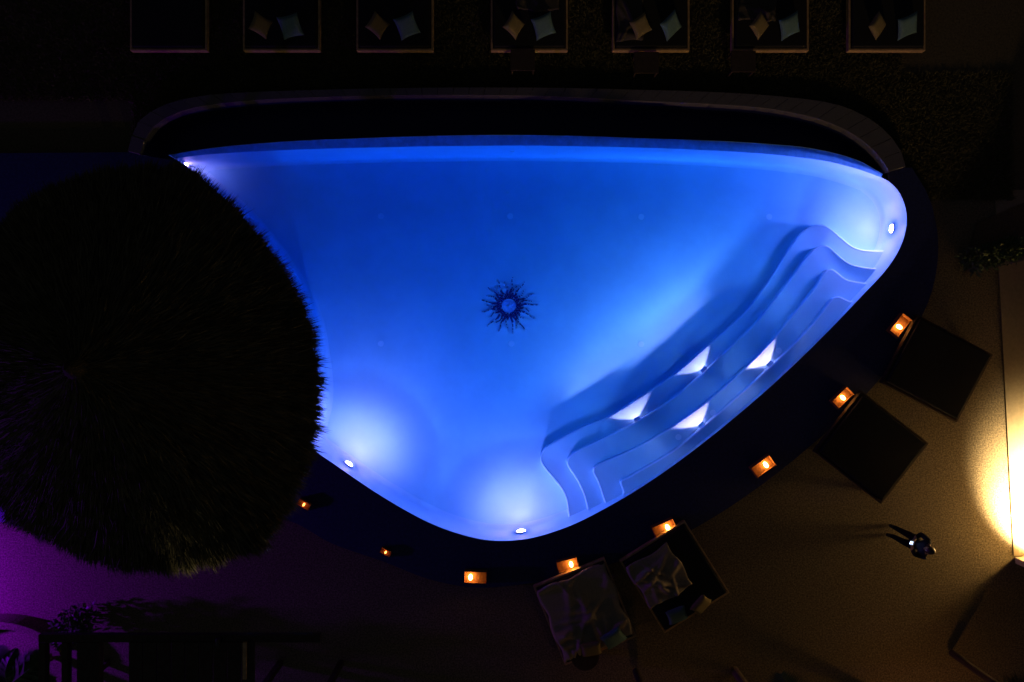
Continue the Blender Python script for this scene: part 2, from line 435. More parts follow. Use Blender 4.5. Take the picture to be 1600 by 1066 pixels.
# ------------------------------------------------------------------ pool lamps
def dome_lens(bm_r, h, seg=24, rings=5):
    v = [(0, 0, h)]; f = []
    for j in range(1, rings+1):
        a = j/rings*math.pi/2
        v += [(bm_r*math.sin(a)*math.cos(2*math.pi*k/seg), bm_r*math.sin(a)*math.sin(2*math.pi*k/seg), h*math.cos(a)) for k in range(seg)]
    for k in range(seg): f.append((0, 1+k, 1+(k+1) % seg))
    for j in range(rings-1):
        for k in range(seg): f.append((1+j*seg+k, 1+(j+1)*seg+k, 1+(j+1)*seg+(k+1) % seg, 1+j*seg+(k+1) % seg))
    return v, f
def pool_light(px, py, z, label, aim=None, lens='lens'):
    p, nr = nearest_rim(at(px, py, z))
    if aim is not None: nr = np.array(aim)/np.linalg.norm(aim)
    t = thing('pool_light', label, 'pool lamp', (p[0] + nr[0]*0.01, p[1] + nr[1]*0.01, z), group='round lamps in the pool wall')
    t.rotation_euler = Vector((nr[0], nr[1], 0.0)).to_track_quat('Z', 'Y').to_euler()
    ring_mesh('bezel', 0.105, 0.15, 0.03, M['steel'], t, (0, 0, 0), 28)
    v, f = dome_lens(0.10, 0.045)
    mesh_obj('lens', v, f, M[lens], t, smooth=True, loc=(0, 0, 0.02))
    return t
pool_light(1395, 360, -0.85, 'glaring round lamp in the rounded pool end beside the top of the steps')
pool_light(543, 733, -0.85, 'glaring round lamp in the pool wall close to the thatched roof')
pool_light(817, 833, -0.85, 'glaring round lamp in the pool wall at the foot of the steps')
pool_light(283, 255, -0.85, 'pool lamp in the far corner half hidden under the thatched roof', aim=(0.9, 0.0), lens='lens_dim')

def step_light(px, py, k, label):
    """lamp in the riser above tread k"""
    zt = zs[k]; c = np.array(step_curves[k+1]); q = at(px, py, zt + 0.12)
    i = int(np.linalg.norm(c - np.array([q.x, q.y]), axis=1).argmin())
    tt = c[i+1] - c[i-1]; tt /= np.linalg.norm(tt); nr = np.array([-tt[1], tt[0]])
    if nr[0] > 0: nr = -nr                                   # faces the middle of the pool
    t = thing('step_light', label, 'step lamp', (c[i][0] + nr[0]*0.006, c[i][1] + nr[1]*0.006, zt + 0.13), group='small lamps in the pool steps')
    t.rotation_euler = (0, 0, math.atan2(nr[1], nr[0]))
    box('faceplate', (0.0, 0.012, -0.085, 0.085, -0.055, 0.055), M['steel'], t, 0.003)
    box('lens', (0.0125, 0.018, -0.06, 0.06, -0.03, 0.015), M['step_lens'], t)
    hv = [(0.0125, -0.085, 0.034), (0.0125, 0.085, 0.034), (0.085, 0.085, -0.019), (0.085, -0.085, -0.019)]
    mesh_obj('hood', hv + [(x_, y_, z_ + 0.006) for x_, y_, z_ in hv], [(0,1,2,3), (4,7,6,5), (0,4,5,1), (1,5,6,2), (2,6,7,3), (3,7,4,0)], M['steel'], t)  # hood added to keep the beam on the tread, off the pool floor
    ld = bpy.data.lights.new('step_beam', 'SPOT'); ld.energy = 1500; ld.color = (1.0, 0.54, 1.0); ld.spot_size = R(122); ld.spot_blend = 0.85; ld.shadow_soft_size = 0.02
    lo = bpy.data.objects.new('step_beam', ld); C.objects.link(lo); lo.parent = t; lo.location = (0.036, 0, -0.004)
    lo.rotation_euler = Vector((1, 0, -0.40)).to_track_quat('-Z', 'Y').to_euler()
step_light(1103, 584, 0, 'lamp lighting the lowest pool step, the one nearer the rounded end')
step_light(1000, 660, 0, 'lamp lighting the lowest pool step, the one nearer the foot of the stair')
step_light(1208, 575, 2, 'lamp lighting the third pool step, the one nearer the rounded end')
step_light(1102, 671, 2, 'lamp lighting the third pool step, the one nearer the foot of the stair')

# ------------------------------------------------------------------ deck, basin, kerb, ground
D_px = [(-60,800),(150,850),(300,850),(440,812),(520,850),(600,878),(670,905),(740,918),(810,914),(898,899),(970,876),(1052,843),(1130,799),(1207,745),(1272,692),(1333,637),(1385,580),(1426,521),(1456,455),(1466,380),(1452,310),(1425,262)]
D = [np.array(p) for p in world_curve(D_px, 0.0, 0.2)] + [p for p in Kout[::-1]] + [np.array(at(-80,240)[:2]), np.array(at(-160,420)[:2]), np.array(at(-150,620)[:2])]
if area2(D) < 0: D = D[::-1]
ro = [p for p, w in zip(rim, is_weir)]
hole = [p for p in (Kin[::-1])] + [rim[i] for i in order if not is_weir[i]]
if area2(hole) < 0: hole = hole[::-1]
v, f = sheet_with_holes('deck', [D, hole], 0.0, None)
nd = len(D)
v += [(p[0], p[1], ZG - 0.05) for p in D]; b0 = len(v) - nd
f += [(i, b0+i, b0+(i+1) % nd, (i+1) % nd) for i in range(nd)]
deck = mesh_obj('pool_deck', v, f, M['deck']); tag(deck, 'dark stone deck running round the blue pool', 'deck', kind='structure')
# catch basin beyond the overflow edge
K = resample(Kin, m)
K2 = K
i_ = range(m)
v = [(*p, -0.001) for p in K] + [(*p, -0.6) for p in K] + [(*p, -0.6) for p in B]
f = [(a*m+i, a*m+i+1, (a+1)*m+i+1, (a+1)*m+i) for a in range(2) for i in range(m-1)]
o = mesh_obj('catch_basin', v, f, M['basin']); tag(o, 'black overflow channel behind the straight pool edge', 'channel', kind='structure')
# kerb stones: one block after another along the basin
kb = thing('stone_kerb', 'pale granite kerb curving along the far side of the pool', 'kerb')
KI, KO = resample(Kin, 53), resample(Kout, 53)
for i in range(52):
    a, b = 0.006, 0.994
    pi0 = KI[i]*(1-a) + KI[i+1]*a; pi1 = KI[i]*(1-b) + KI[i+1]*b
    po0 = KO[i]*(1-a) + KO[i+1]*a; po1 = KO[i]*(1-b) + KO[i+1]*b
    zt = 0.10 + random.uniform(-0.003, 0.003)
    cxy = (pi0 + pi1 + po0 + po1)/4
    def L(p, z, s=1.0): return (*( (p - cxy)*s ), z)
    vv = [L(pi0, -0.14), L(pi1, -0.14), L(po1, -0.14), L(po0, -0.14), L(pi0, zt-0.012), L(pi1, zt-0.012), L(po1, zt-0.012), L(po0, zt-0.012), L(pi0, zt, .97), L(pi1, zt, .97), L(po1, zt, .97), L(po0, zt, .97)]
    ff = [(0,1,5,4),(1,2,6,5),(2,3,7,6),(3,0,4,7),(4,5,9,8),(5,6,10,9),(6,7,11,10),(7,4,8,11),(8,9,10,11)]
    mesh_obj('kerb_stone', vv, ff, M['kerb'], kb, loc=(cxy[0], cxy[1], 0))
# terrace ground, one sheet to the horizon with the pool cut out
big = [np.array(p) for p in ((-300,-300),(300,-300),(300,300),(-300,300))]
Din = offset(D, -0.12)
v, f = sheet_with_holes('ground', [big, Din], ZG, None)
g = mesh_obj('ground', v, f, M['ground']); tag(g, 'sandy paved terrace round the pool deck', 'ground', kind='structure')
# lawn north of the kerb
lawn = [p for p in offset(D, 0.02) if p[1] > at(0, 330)[1] and p[0] > -13]
north = [np.array(p) for p in Kout]
ne = at(1440, 250); 
lawn_poly = [np.array(p) + np.array((0, 0.03)) for p in Kout if p[0] < at(1400,0)[0]] + [np.array((14.5, 3.0)), np.array((17, 16)), np.array((-16, 16)), np.array((-16, 4.0))]
if area2(lawn_poly) < 0: lawn_poly = lawn_poly[::-1]
v, f = sheet_with_holes('lawn', [lawn_poly], ZG + 0.004, None)
o = mesh_obj('lawn', v, f, M['soil']); tag(o, 'dark lawn soil behind the stone kerb', 'lawn', kind='structure')

def blades(name, P, Dv, W, mat_, parent=None):
    """P base points, Dv tip vectors, W widths: one narrow kite per blade"""
    N = len(P); side = np.cross(Dv, rng.normal(size=(N, 3))); side /= np.maximum(np.linalg.norm(side, axis=1, keepdims=True), 1e-9)
    side *= W[:, None]/2
    mid = P + Dv*0.45
    V = np.stack([P - side*0.6, P + side*0.6, mid + side, P + Dv, mid - side], 1).reshape(-1, 3)
    me = bpy.data.meshes.new(name)
    me.vertices.add(N*5); me.vertices.foreach_set("co", V.ravel())
    me.loops.add(N*5); me.loops.foreach_set("vertex_index", np.arange(N*5, dtype=np.int32))
    me.polygons.add(N); me.polygons.foreach_set("loop_start", np.arange(0, N*5, 5, dtype=np.int32))
    try: me.polygons.foreach_set("loop_total", np.full(N, 5, dtype=np.int32))
    except Exception: pass
    me.update(); me.validate(); me.materials.append(mat_)
    o = bpy.data.objects.new(name, me); C.objects.link(o)
    if parent: o.parent = parent
    return o
ko = np.array(Kout)
NB = 240000
X = rng.uniform(-13.5, 13.5, NB); Ymin = np.interp(X, ko[:, 0], ko[:, 1], left=6, right=3.5) + 0.06
Y = Ymin + rng.random(NB)**1.2 * 3.2
clump = np.sin(X*3.1 + 1.7*np.sin(Y*2.3)) * np.sin(Y*4.1 + 1.3*np.sin(X*1.9))
keep = (rng.random(NB) < 0.72 + 0.28*clump) & (X < 12.6)
X, Y, clump = X[keep], Y[keep], clump[keep]; NB = len(X)
Pb = np.stack([X, Y, np.full(NB, ZG + 0.004)], 1)
hgt = 0.05 + 0.06*rng.random(NB) + 0.03*np.clip(clump, 0, 1)
dv_ = np.stack([rng.normal(0, .05, NB), rng.normal(0, .05, NB), hgt], 1)
o = blades('grass', Pb, dv_, rng.uniform(.012, .024, NB), M['grass']); tag(o, 'short dry grass of the lawn behind the kerb', 'grass', kind='stuff')

# ------------------------------------------------------------------ thatched roofs
def thatched(name, label, cx, cy, ze, za, rfun, a0, a1, N, posts, group=None, Rp=3.2):
    t = thing(name, label, 'thatched roof', (cx, cy, ZG if posts is None else 0.0), group=group); zb = t.location.z
    seg = 96; rings = [0.04, 0.3, 0.6, 0.85, 1.0]
    v = [(0, 0, za - zb)]; f = []
    for s in rings[1:]:
        for k in range(seg):
            a = 2*math.pi*k/seg; r = rfun(a)*0.97*s
            v.append((r*math.cos(a), r*math.sin(a), za + (ze - za)*s**0.92 - 0.12 - zb))
    for k in range(seg): f.append((0, 1+k, 1+(k+1) % seg))
    for j in range(len(rings)-2):
        for k in range(seg): f.append((1+j*seg+k, 1+(j+1)*seg+k, 1+(j+1)*seg+(k+1) % seg, 1+j*seg+(k+1) % seg))
    b = len(v) - seg
    for k in range(seg): v.append((v[b+k][0]*0.96, v[b+k][1]*0.96, v[b+k][2] - 0.14))
    for k in range(seg): f.append((b+k, b+seg+k, b+seg+(k+1) % seg, b+(k+1) % seg))
    mesh_obj('roof_cone', v, f, M['thatch_core'], t)
    Af = rng.uniform(a0, a1, N); Sf = np.sqrt(rng.random(N)); Sf = (np.floor(Sf*11) + rng.random(N)**2*0.8)/11; Sf[: N//3] = 0.93 + 0.07*rng.random(N//3)
    rf = np.array([rfun(a) for a in Af])
    cl = np.sin(Af*47 + 2*np.sin(Af*19)) * 0.5 + 0.5*np.sin(Af*113 + 3*np.sin(Af*31))
    rr = rf*Sf*0.95
    zz = za + (ze - za)*Sf**0.92
    tuft = np.clip(cl, 0, 1)
    ln = 0.30 + 0.22*rng.random(N) + 0.16*tuft
    dr = np.stack([np.cos(Af), np.sin(Af)], 1)
    yaw = 0.10*np.sin(Af*29) + 0.16*rng.normal(size=N)
    ca, sa = np.cos(yaw), np.sin(yaw)
    d2 = np.stack([dr[:, 0]*ca - dr[:, 1]*sa, dr[:, 0]*sa + dr[:, 1]*ca], 1)
    slope = (za - ze)/rf*0.85
    P_ = np.stack([rr*dr[:, 0], rr*dr[:, 1], zz - zb + rng.uniform(-.04, .05, N)], 1)
    dz = -slope + 0.16*rng.normal(size=N) + 0.05
    Dv = np.stack([d2[:, 0], d2[:, 1], dz], 1); Dv /= np.linalg.norm(Dv, axis=1, keepdims=True)
    Dv *= ln[:, None]
    th = blades('thatch', P_, Dv, rng.uniform(.012, .035, N), M['thatch'], t); th["kind"] = 'stuff'
    # short ridge cap of straw and the timber that carries the roof
    bm = bmesh.new(); tube(bm, [(0, 0, za - zb - 0.25), (0, 0, za - zb + 0.05), (0, 0, za - zb + 0.25)], [0.30, 0.18, 0.03], 14); bm_obj('ridge_cap', bm, M['thatch_cap'], t)
    if posts:
        bm = bmesh.new(); pts = [(Rp*math.cos(2*math.pi*k/32), Rp*math.sin(2*math.pi*k/32), ze - zb + 0.12) for k in range(33)]
        tube(bm, pts, [0.07]*33, 8, cap=False); bm_obj('ring_beam', bm, M['dark_wood'], t)
        for k in range(posts):
            a = 2*math.pi*(k + .5)/posts; bm = bmesh.new()
            tube(bm, [(Rp*math.cos(a), Rp*math.sin(a), 0), (Rp*math.cos(a), Rp*math.sin(a), ze - zb + 0.1)], [0.09, 0.075], 10); bm_obj('post', bm, M['dark_wood'], t)
    return t
PC = (-8.0, -0.5); ZE = 2.6
edge_px = [(268,246),(300,258),(345,290),(395,352),(440,402),(474,460),(495,520),(507,580),(509,640),(502,690),(483,750),(455,812),(420,868),(370,880),(310,895),(250,904),(200,900),(140,884),(70,850),(0,822)]
pol = sorted((math.atan2(at(x, y, ZE-0.1).y - PC[1], at(x, y, ZE-0.1).x - PC[0]), math.hypot(at(x, y, ZE-0.1).x - PC[0], at(x, y, ZE-0.1).y - PC[1])) for x, y in edge_px)
pa = np.array([p[0] for p in pol]); pr = np.array([p[1] for p in pol]) - 0.21
def rf_left(a):
    a = (a + math.pi) % (2*math.pi) - math.pi
    return float(np.interp(a, pa, pr, left=4.1, right=4.1))
thatched('thatched_pavilion', 'large round thatched roof overhanging the pool at its pointed end', PC[0], PC[1], ZE, 4.6, rf_left, R(-180), R(180), 84000, 8, Rp=3.0)
thatched('thatched_pavilion', 'thatched roof whose fringe pokes in below the rumpled daybed', 3.1, -10.75, 3.0, 4.9, lambda a: 3.3, R(20), R(160), 16000, 6, Rp=2.5)
thatched('thatched_pavilion', 'thatched roof whose fringe pokes in below the lamp-lit wall', 11.0, -9.9, 3.0, 4.7, lambda a: 2.75, R(20), R(170), 13000, 6, Rp=2.1)

# ------------------------------------------------------------------ amber path lights along the deck edge
M['bulb_dim'] = emis('amber_bulb_dim', (1.0, 0.26, 0.05), 9.0)
def path_light(px, py, rz, bulb_x, label, s=1.0, bulb='bulb'):
    p = at(px, py, 0.1)
    t = thing('path_light', label, 'path light', (p.x, p.y, 0.0), rz, 'amber box lights along the deck edge')
    s *= random.uniform(0.92, 1.08); t.scale = (s, s*random.uniform(0.94, 1.06), s)
    hx, hy, hh = 0.27, 0.155, 0.17
    box('base_plate', (-hx, hx, -hy, hy, 0.002, 0.02), M['corten'], t)
    box('side_panel', (-hx, hx, hy-0.012, hy, 0.0205, hh), M['corten'], t)
    box('side_panel', (-hx, hx, -hy, -hy+0.012, 0.0205, hh*0.40), M['corten'], t)
    box('end_panel', (-hx, -hx+0.012, -hy+0.0125, hy-0.0125, 0.0205, hh), M['corten'], t)
    box('end_panel', (hx-0.012, hx, -hy+0.0125, hy-0.0125, 0.0205, hh), M['corten'], t)
    bm = bmesh.new(); bmesh.ops.create_uvsphere(bm, u_segments=14, v_segments=8, radius=0.05)
    for v_ in bm.verts: v_.co = Vector((v_.co.x*0.9, v_.co.y*1.5, v_.co.z)) + Vector((bulb_x, -0.01, 0.09))
    bm_obj('bulb', bm, M[bulb], t, smooth=True)
    bm = bmesh.new(); tube(bm, [(bulb_x, -0.01, 0.02), (bulb_x, -0.01, 0.055)], [0.03, 0.03], 10); bm_obj('bulb_socket', bm, M['metal'], t)
    return t
path_light(1406, 509, R(52), -0.03, 'amber path light nearest the building, first along the deck edge')
path_light(1316, 622, R(44), 0.02, 'second amber path light along the deck edge from the building')
path_light(1192, 729, R(36), 0.08, 'third amber path light along the deck edge from the building')
path_light(1038, 826, R(24), 0.08, 'amber path light beside the shadowed daybed, fourth from the building')
path_light(887, 883, R(14), 0.09, 'amber path light just behind the daybed with the rumpled blanket')
path_light(743, 902, R(-3), -0.12, 'amber path light under the lowest bend of the pool')
path_light(602, 864, R(-28), 0.0, 'small amber path light between pool bend and thatched roof', 0.5, 'bulb_dim')
path_light(474, 789, R(-30), 0.0, 'dim amber path light half covered by the thatch fringe', 0.6, 'bulb_dim')

# ------------------------------------------------------------------ daybeds
BW, BL = 1.9, 2.1                # width, length; origin at the middle of the foot edge on the ground
def wrinkled(name, x0, x1, y0, y1, z, amp, seed, mat_, parent, folds):
    nx, ny = 44, 44; v = []; f = []
    r_ = random.Random(seed)
    fl = [(r_.uniform(x0, x1), r_.uniform(y0, y1), r_.uniform(0, math.pi), r_.uniform(.05, .14), r_.uniform(.25, .6)) for _ in range(folds)]
    for j in range(ny+1):
        for i in range(nx+1):
            x = x0 + (x1-x0)*i/nx; y = y0 + (y1-y0)*j/ny
            h = 0.0
            for (fx, fy, fa, fw, fl_) in fl:
                u = (x-fx)*math.cos(fa) + (y-fy)*math.sin(fa); w = -(x-fx)*math.sin(fa) + (y-fy)*math.cos(fa)
                h += math.exp(-(w/fw)**2 - (u/fl_)**2)*amp*(0.6 + 0.4*math.cos(w/fw*3))
            ex = min(i, nx-i, j, ny-j)
            dx_ = 0.03*math.sin(7*y + seed); 
            v.append((x + dx_, y + 0.03*math.sin(6*x + seed), z + h + (0.0 if ex else -0.035)))
    for j in range(ny):
        for i in range(nx):
            a = j*(nx+1)+i; f.append((a, a+1, a+nx+2, a+nx+1))
    o = mesh_obj(name, v, f, mat_, parent, smooth=True)
    md = o.modifiers.new('thickness', 'SOLIDIFY'); md.thickness = 0.012; md.offset = 1
    return o
def make_daybed(label, loc, rz, group, blanket=None, wood='wood'):
    t = thing('daybed', label, 'daybed', loc, rz, group)
    w = BW/2
    box('rail', (-w, w, 0.0, 0.05, 0.22, 0.36), M[wood], t, 0.006)
    box('rail', (-w, w, BL-0.05, BL, 0.22, 0.36), M[wood], t, 0.006)
    box('rail', (-w, -w+0.05, 0.052, BL-0.052, 0.22, 0.36), M[wood], t, 0.006)
    box('rail', (w-0.05, w, 0.052, BL-0.052, 0.22, 0.36), M[wood], t, 0.006)
    for sx in (-1, 1):
        for yy in (0.2, BL-0.2):
            box('leg', (sx*(w-0.22)-0.05, sx*(w-0.22)+0.05, yy-0.05, yy+0.05, 0.0, 0.258), M['dark_wood'], t)
    box('base_board', (-w+0.052, w-0.052, 0.052, BL-0.052, 0.26, 0.285), M['dark_wood'], t)
    box('mattress', (-w+0.07, w-0.07, 0.07, BL-0.07, 0.287, 0.43), M['mattress'], t, 0.03)
    if blanket:
        wrinkled('blanket', *blanket[:4], 0.436, blanket[4], blanket[5], M['blanket' if blanket[5] > 9 else 'throw'], t, blanket[6])
    return t
def pillow_mesh(sz=0.5, th=0.16):
    nx = 12; v = []; f = []
    for s in (1, -1):
        for j in range(nx+1):
            for i in range(nx+1):
                u, w = 2*i/nx-1, 2*j/nx-1
                h = th/2*((1-u**4)*(1-w**4))**0.5
                k = 1 - 0.10*(1-u*u)*abs(w)**3; kk = 1 - 0.10*(1-w*w)*abs(u)**3
                v.append((u*sz/2*kk, w*sz/2*k, s*(h + 0.004)))
    nn = (nx+1)**2
    for b, fl in ((0, False), (nn, True)):
        for j in range(nx):
            for i in range(nx):
                a = b + j*(nx+1)+i; q = (a, a+1, a+nx+2, a+nx+1); f.append(q[::-1] if fl else q)
    ed = [i for i in range(nx+1)] + [(j+1)*(nx+1)-1 for j in range(1, nx+1)] + [nx*(nx+1)+i for i in range(nx-1, -1, -1)] + [j*(nx+1) for j in range(nx-1, 0, -1)]
    for a, b in zip(ed, ed[1:] + ed[:1]): f.append((a, nn + a, nn + b, b))
    return v, f
def pillow(label, bed, x, y, rz, tilt, kind, sz=0.5):
    v, f = pillow_mesh(sz)
    o = mesh_obj('pillow', v, f, M['pillow_teal' if kind == 'teal' else 'pillow_sand'], smooth=True)
    mw = Matrix.Translation(bed.location) @ Matrix.Rotation(bed.rotation_euler.z, 4, 'Z')
    o.location = mw @ Vector((x, y, 0.43 + 0.06 + abs(math.sin(tilt))*sz*0.46))
    o.rotation_euler = (Matrix.Rotation(bed.rotation_euler.z + rz, 4, 'Z') @ Matrix.Rotation(tilt, 4, 'X')).to_euler()
    tag(o, label, 'pillow', 'pillows on the daybeds'); return o

names = ['first', 'second', 'third', 'fourth', 'fifth', 'sixth', 'seventh']
right_px = [319, 497, 676, 888, 1080, 1268, 1452]
for k, rx in enumerate(right_px):
    e = at(rx, 75, 0.36)
    bl = {3: (-0.3, 0.75, 0.95, 1.8, 0.05, 3, 9), 4: (-0.85, -0.2, 0.2, 1.6, 0.05, 4, 9), 5: (-0.8, 0.1, 0.7, 1.8, 0.05, 5, 8)}.get(k)
    bed = make_daybed('wooden daybed on the lawn, %s from the left in the far row' % names[k], (e.x - BW/2, e.y, ZG), 0.0, 'daybeds in the row behind the pool', bl)
    if k >= 1:
        j = random.uniform(-.12, .12)
        pillow('teal pillow on the %s daybed of the far row' % names[k], bed, 0.36 + j*.5, 0.48, R(28 + 140*j), R(38 + 60*j), 'teal', 0.52)
        pillow('sand-coloured pillow on the %s daybed of the far row' % names[k], bed, -0.36 + j*.5, 0.50, R(52 - 160*j), R(34 - 60*j), 'sand', 0.46)
# two beds between the path lights below the pool
c0, c1 = at(890, 1038, 0.36), at(987, 1006, 0.36)
def foot_bed(px, py, deg, label, bl):
    p = at(px, py, 0.36)
    return make_daybed(label, (p.x, p.y, ZG), R(deg), 'daybeds below the pool', bl, 'wood' if bl else 'dark_wood')  # dark rails put the shade over the bare beds into their colour
b1 = foot_bed(940, 1022, 22, 'daybed with rumpled linen blanket beside a path light below the pool', (-0.9, 0.9, 0.12, 2.02, 0.07, 11, 22))
b2 = foot_bed(1092, 962, 32, 'daybed in shadow just right of the rumpled linen one', (-0.9, 0.3, 0.7, 1.9, 0.07, 12, 16))
b3 = foot_bed(1420, 742, 52, 'shade-darkened bare daybed standing between two path lights near the person', None)
b4 = foot_bed(1530, 608, 62, 'shade-darkened bare daybed closest to the building wall', None)
pillow('teal pillow tilted on the rumpled linen daybed', b1, 0.42, 0.30, R(10), R(30), 'teal', 0.55)
pillow('sand-coloured pillow tilted on the rumpled linen daybed', b1, -0.18, 0.26, R(-12), R(34), 'sand', 0.5)
pillow('sand-coloured pillow at the outer end of the shadowed daybed', b2, 0.18, 0.26, R(16), R(40), 'sand', 0.5)
pillow('teal pillow on the shadowed daybed', b2, -0.45, 0.34, R(-10), R(30), 'teal', 0.5)

def side_table(px, py, label, round_=False):
    p = at(px, py, 0.45); t = thing('side_table', label, 'side table', (p.x, p.y, ZG), 0, 'small dark side tables')
    if round_:
        bm = bmesh.new(); tube(bm, [(0,0,0.44),(0,0,0.445),(0,0,0.475),(0,0,0.48)], [0.33, 0.345, 0.345, 0.33], 32); bm_obj('table_top', bm, M['dark_wood'], t)
        bm = bmesh.new(); tube(bm, [(0,0,0.02),(0,0,0.44)], [0.05, 0.05], 12); bm_obj('pedestal', bm, M['metal'], t)
        bm = bmesh.new(); tube(bm, [(0,0,0.0),(0,0,0.02)], [0.22, 0.2], 24); bm_obj('foot_plate', bm, M['metal'], t)
    else:
        box('table_top', (-0.3, 0.3, -0.26, 0.26, 0.42, 0.46), M['dark_wood'], t, 0.005)
        for sx in (-1, 1):
            for sy in (-1, 1): box('leg', (sx*0.26-0.02, sx*0.26+0.02, sy*0.22-0.02, sy*0.22+0.02, 0.0, 0.4195), M['dark_wood'], t)
    return t
side_table(817, 90, 'small square dark table before the fourth daybed of the far row')
side_table(1012, 94, 'small square dark table before the fifth daybed of the far row')
side_table(1165, 92, 'small square dark table before the sixth daybed of the far row')
side_table(915, 1030, 'round dark table at the outer end of the rumpled linen daybed', True)

# ------------------------------------------------------------------ lamp-lit building corner on the right
bw = thing('building', 'pale rendered building corner lit by a warm wall lamp', 'building', (13.8, -3.0, ZG))
box('wall', (0.25, 3.0, -2.36, 9.0, 0.0, 3.4), M['wall'], bw)
box('roof_slab', (0.15, 3.2, -2.4, 9.2, 3.402, 3.6), M['wall'], bw)
# raised threshold strip along its foot, slightly skewed like the wall
v = [(at(1566,420)[0]-13.8, at(1566,420)[1]+3.0+2.0), (at(1590,871)[0]-13.8, at(1590,871)[1]+3.0)]
xl0, yl0 = v[0]; xl1, yl1 = v[1]
xl0 = xl0 - (xl1-xl0)*0.25
vv = [(xl0, yl0, 0), (xl1, yl1, 0), (0.249, yl1, 0), (0.249, yl0, 0), (xl0, yl0, 0.025), (xl1, yl1, 0.025), (0.249, yl1, 0.025), (0.249, yl0, 0.025)]
mesh_obj('threshold', vv, [(0,3,2,1),(4,5,6,7),(0,1,5,4),(1,2,6,5),(2,3,7,6),(3,0,4,7)], M['plinth'], bw)
fin = thing('fin_wall', 'low side wall at the corner below the warm wall lamp', 'wall', (at(1592,874)[0], at(1592,874)[1], ZG))
bm = bmesh.new(); add_box(bm, 0, 1.42, -0.16, 0, 0, 2.7, bevel=0.01)
for v_ in bm.verts: v_.co.y += -0.0*v_.co.x
bm_obj('wall', bm, M['wall'], fin); fin.rotation_euler = (0, 0, R(8))
box('coping', (-0.02, 1.42, -0.18, 0.02, 2.7025, 2.75), M['wall'], fin)
# warm wall lamp
lp = Vector((13.62, -4.78, 1.2))
wl_ = thing('wall_lamp', 'warm downlight fixed to the building wall', 'wall lamp', lp)
bm = bmesh.new(); tube(bm, [(0,0,-0.1),(0,0,0.12)], [0.07, 0.07], 18); bm_obj('housing', bm, M['metal'], wl_)
box('bracket', (0.06, 0.40, -0.03, 0.03, -0.02, 0.04), M['metal'], wl_)
def lamp(kind, name, parent, loc, energy, col, size=0.05, spot=None, blend=0.3, aim=(0,0,-1)):
    ld = bpy.data.lights.new(name, kind); ld.energy = energy; ld.color = col; ld.shadow_soft_size = size
    if spot: ld.spot_size = R(spot); ld.spot_blend = blend
    lo = bpy.data.objects.new(name, ld); C.objects.link(lo); lo.parent = parent; lo.location = loc
    lo.rotation_euler = Vector(aim).to_track_quat('-Z', 'Y').to_euler(); return lo
WARM = (1.0, 0.72, 0.34)
lamp('SPOT', 'down_beam', wl_, (0, 0, -0.14), 13000, WARM, 0.08, 104, 0.5, aim=(-0.08, 0.42, -1))
lamp('SPOT', 'lamp_spill', wl_, (-0.10, 0.0, -0.12), 165, (1.0, 0.58, 0.15), 0.06, 150, 1.0, aim=(-0.25, 0.1, -1))

def pendant(x, y, zr, zl, label, energy):
    t = thing('added_pendant_lamp', label, 'pendant lamp', (x, y, zl))  # unseen lamps added to light the ground in front of the roof fringes
    bm = bmesh.new(); tube(bm, [(0,0,0.16),(0,0,zr-zl)], [0.008, 0.008], 6); bm_obj('cord', bm, M['metal'], t)
    bm = bmesh.new(); tube(bm, [(0,0,0.02),(0,0,0.10),(0,0,0.17)], [0.20, 0.15, 0.03], 20, cap=False); bm_obj('lamp_shade', bm, M['corten'], t)
    lamp('POINT', 'pendant_light', t, (0, 0, 0.0), energy, (1.0, 0.50, 0.13), 0.06)
pendant(10.2, -9.3, 4.2, 2.0, 'added pendant lamp glowing under the thatched roof below the lamp-lit wall', 30)
pendant(3.3, -9.9, 4.3, 2.0, 'added pendant lamp glowing under the thatched roof below the rumpled daybed', 9)

# flood mast behind the lower pavilion
mast = thing('lamp_mast', 'tall flood light mast between the two lower thatched roofs', 'lamp mast', (9.5, -24.0, ZG))
bm = bmesh.new(); tube(bm, [(0,0,0),(0,0,9.0)], [0.11, 0.07], 12); bm_obj('mast_pole', bm, M['metal'], mast)
box('flood_head', (-0.2, 0.2, -0.08, 0.1, 9.0, 9.25), M['metal'], mast)
box('barn_door', (-0.6, 0.6, 0.12, 1.25, 8.745, 8.76), M['metal'], mast)  # unseen plate added to block the beam from the nearer ground
box('barn_door_arm', (-0.03, 0.03, 0.1005, 0.16, 8.76, 9.05), M['metal'], mast)
lamp('SPOT', 'flood_beam', mast, (0, 0.25, 9.1), 4600, (1.0, 0.68, 0.36), 0.07, 34, 0.75, aim=(-0.09, 1, -0.27))
lamp('SPOT', 'flood_fill', mast, (0.3, 0.25, 9.1), 1900, (1.0, 0.50, 0.13), 0.15, 50, 1.0, aim=(-0.13, 1, -0.55))  # extra spot added to brighten the ground below the pool

# ------------------------------------------------------------------ purple-lit corner, pergola and plants
pl = thing('flood_light', 'violet flood light on a short post beside the pergola', 'flood light', (-15.4, -6.3, ZG))
bm = bmesh.new(); tube(bm, [(0,0,0),(0,0,2.0)], [0.03, 0.03], 10); bm_obj('post', bm, M['metal'], pl)
box('lamp_head', (-0.12, 0.12, -0.14, 0.14, 2.0, 2.2), M['metal'], pl, 0.01)
lamp('POINT', 'violet_light', pl, (0.25, 0, 2.1), 1150, (0.27, 0.0, 1.0), 0.1)

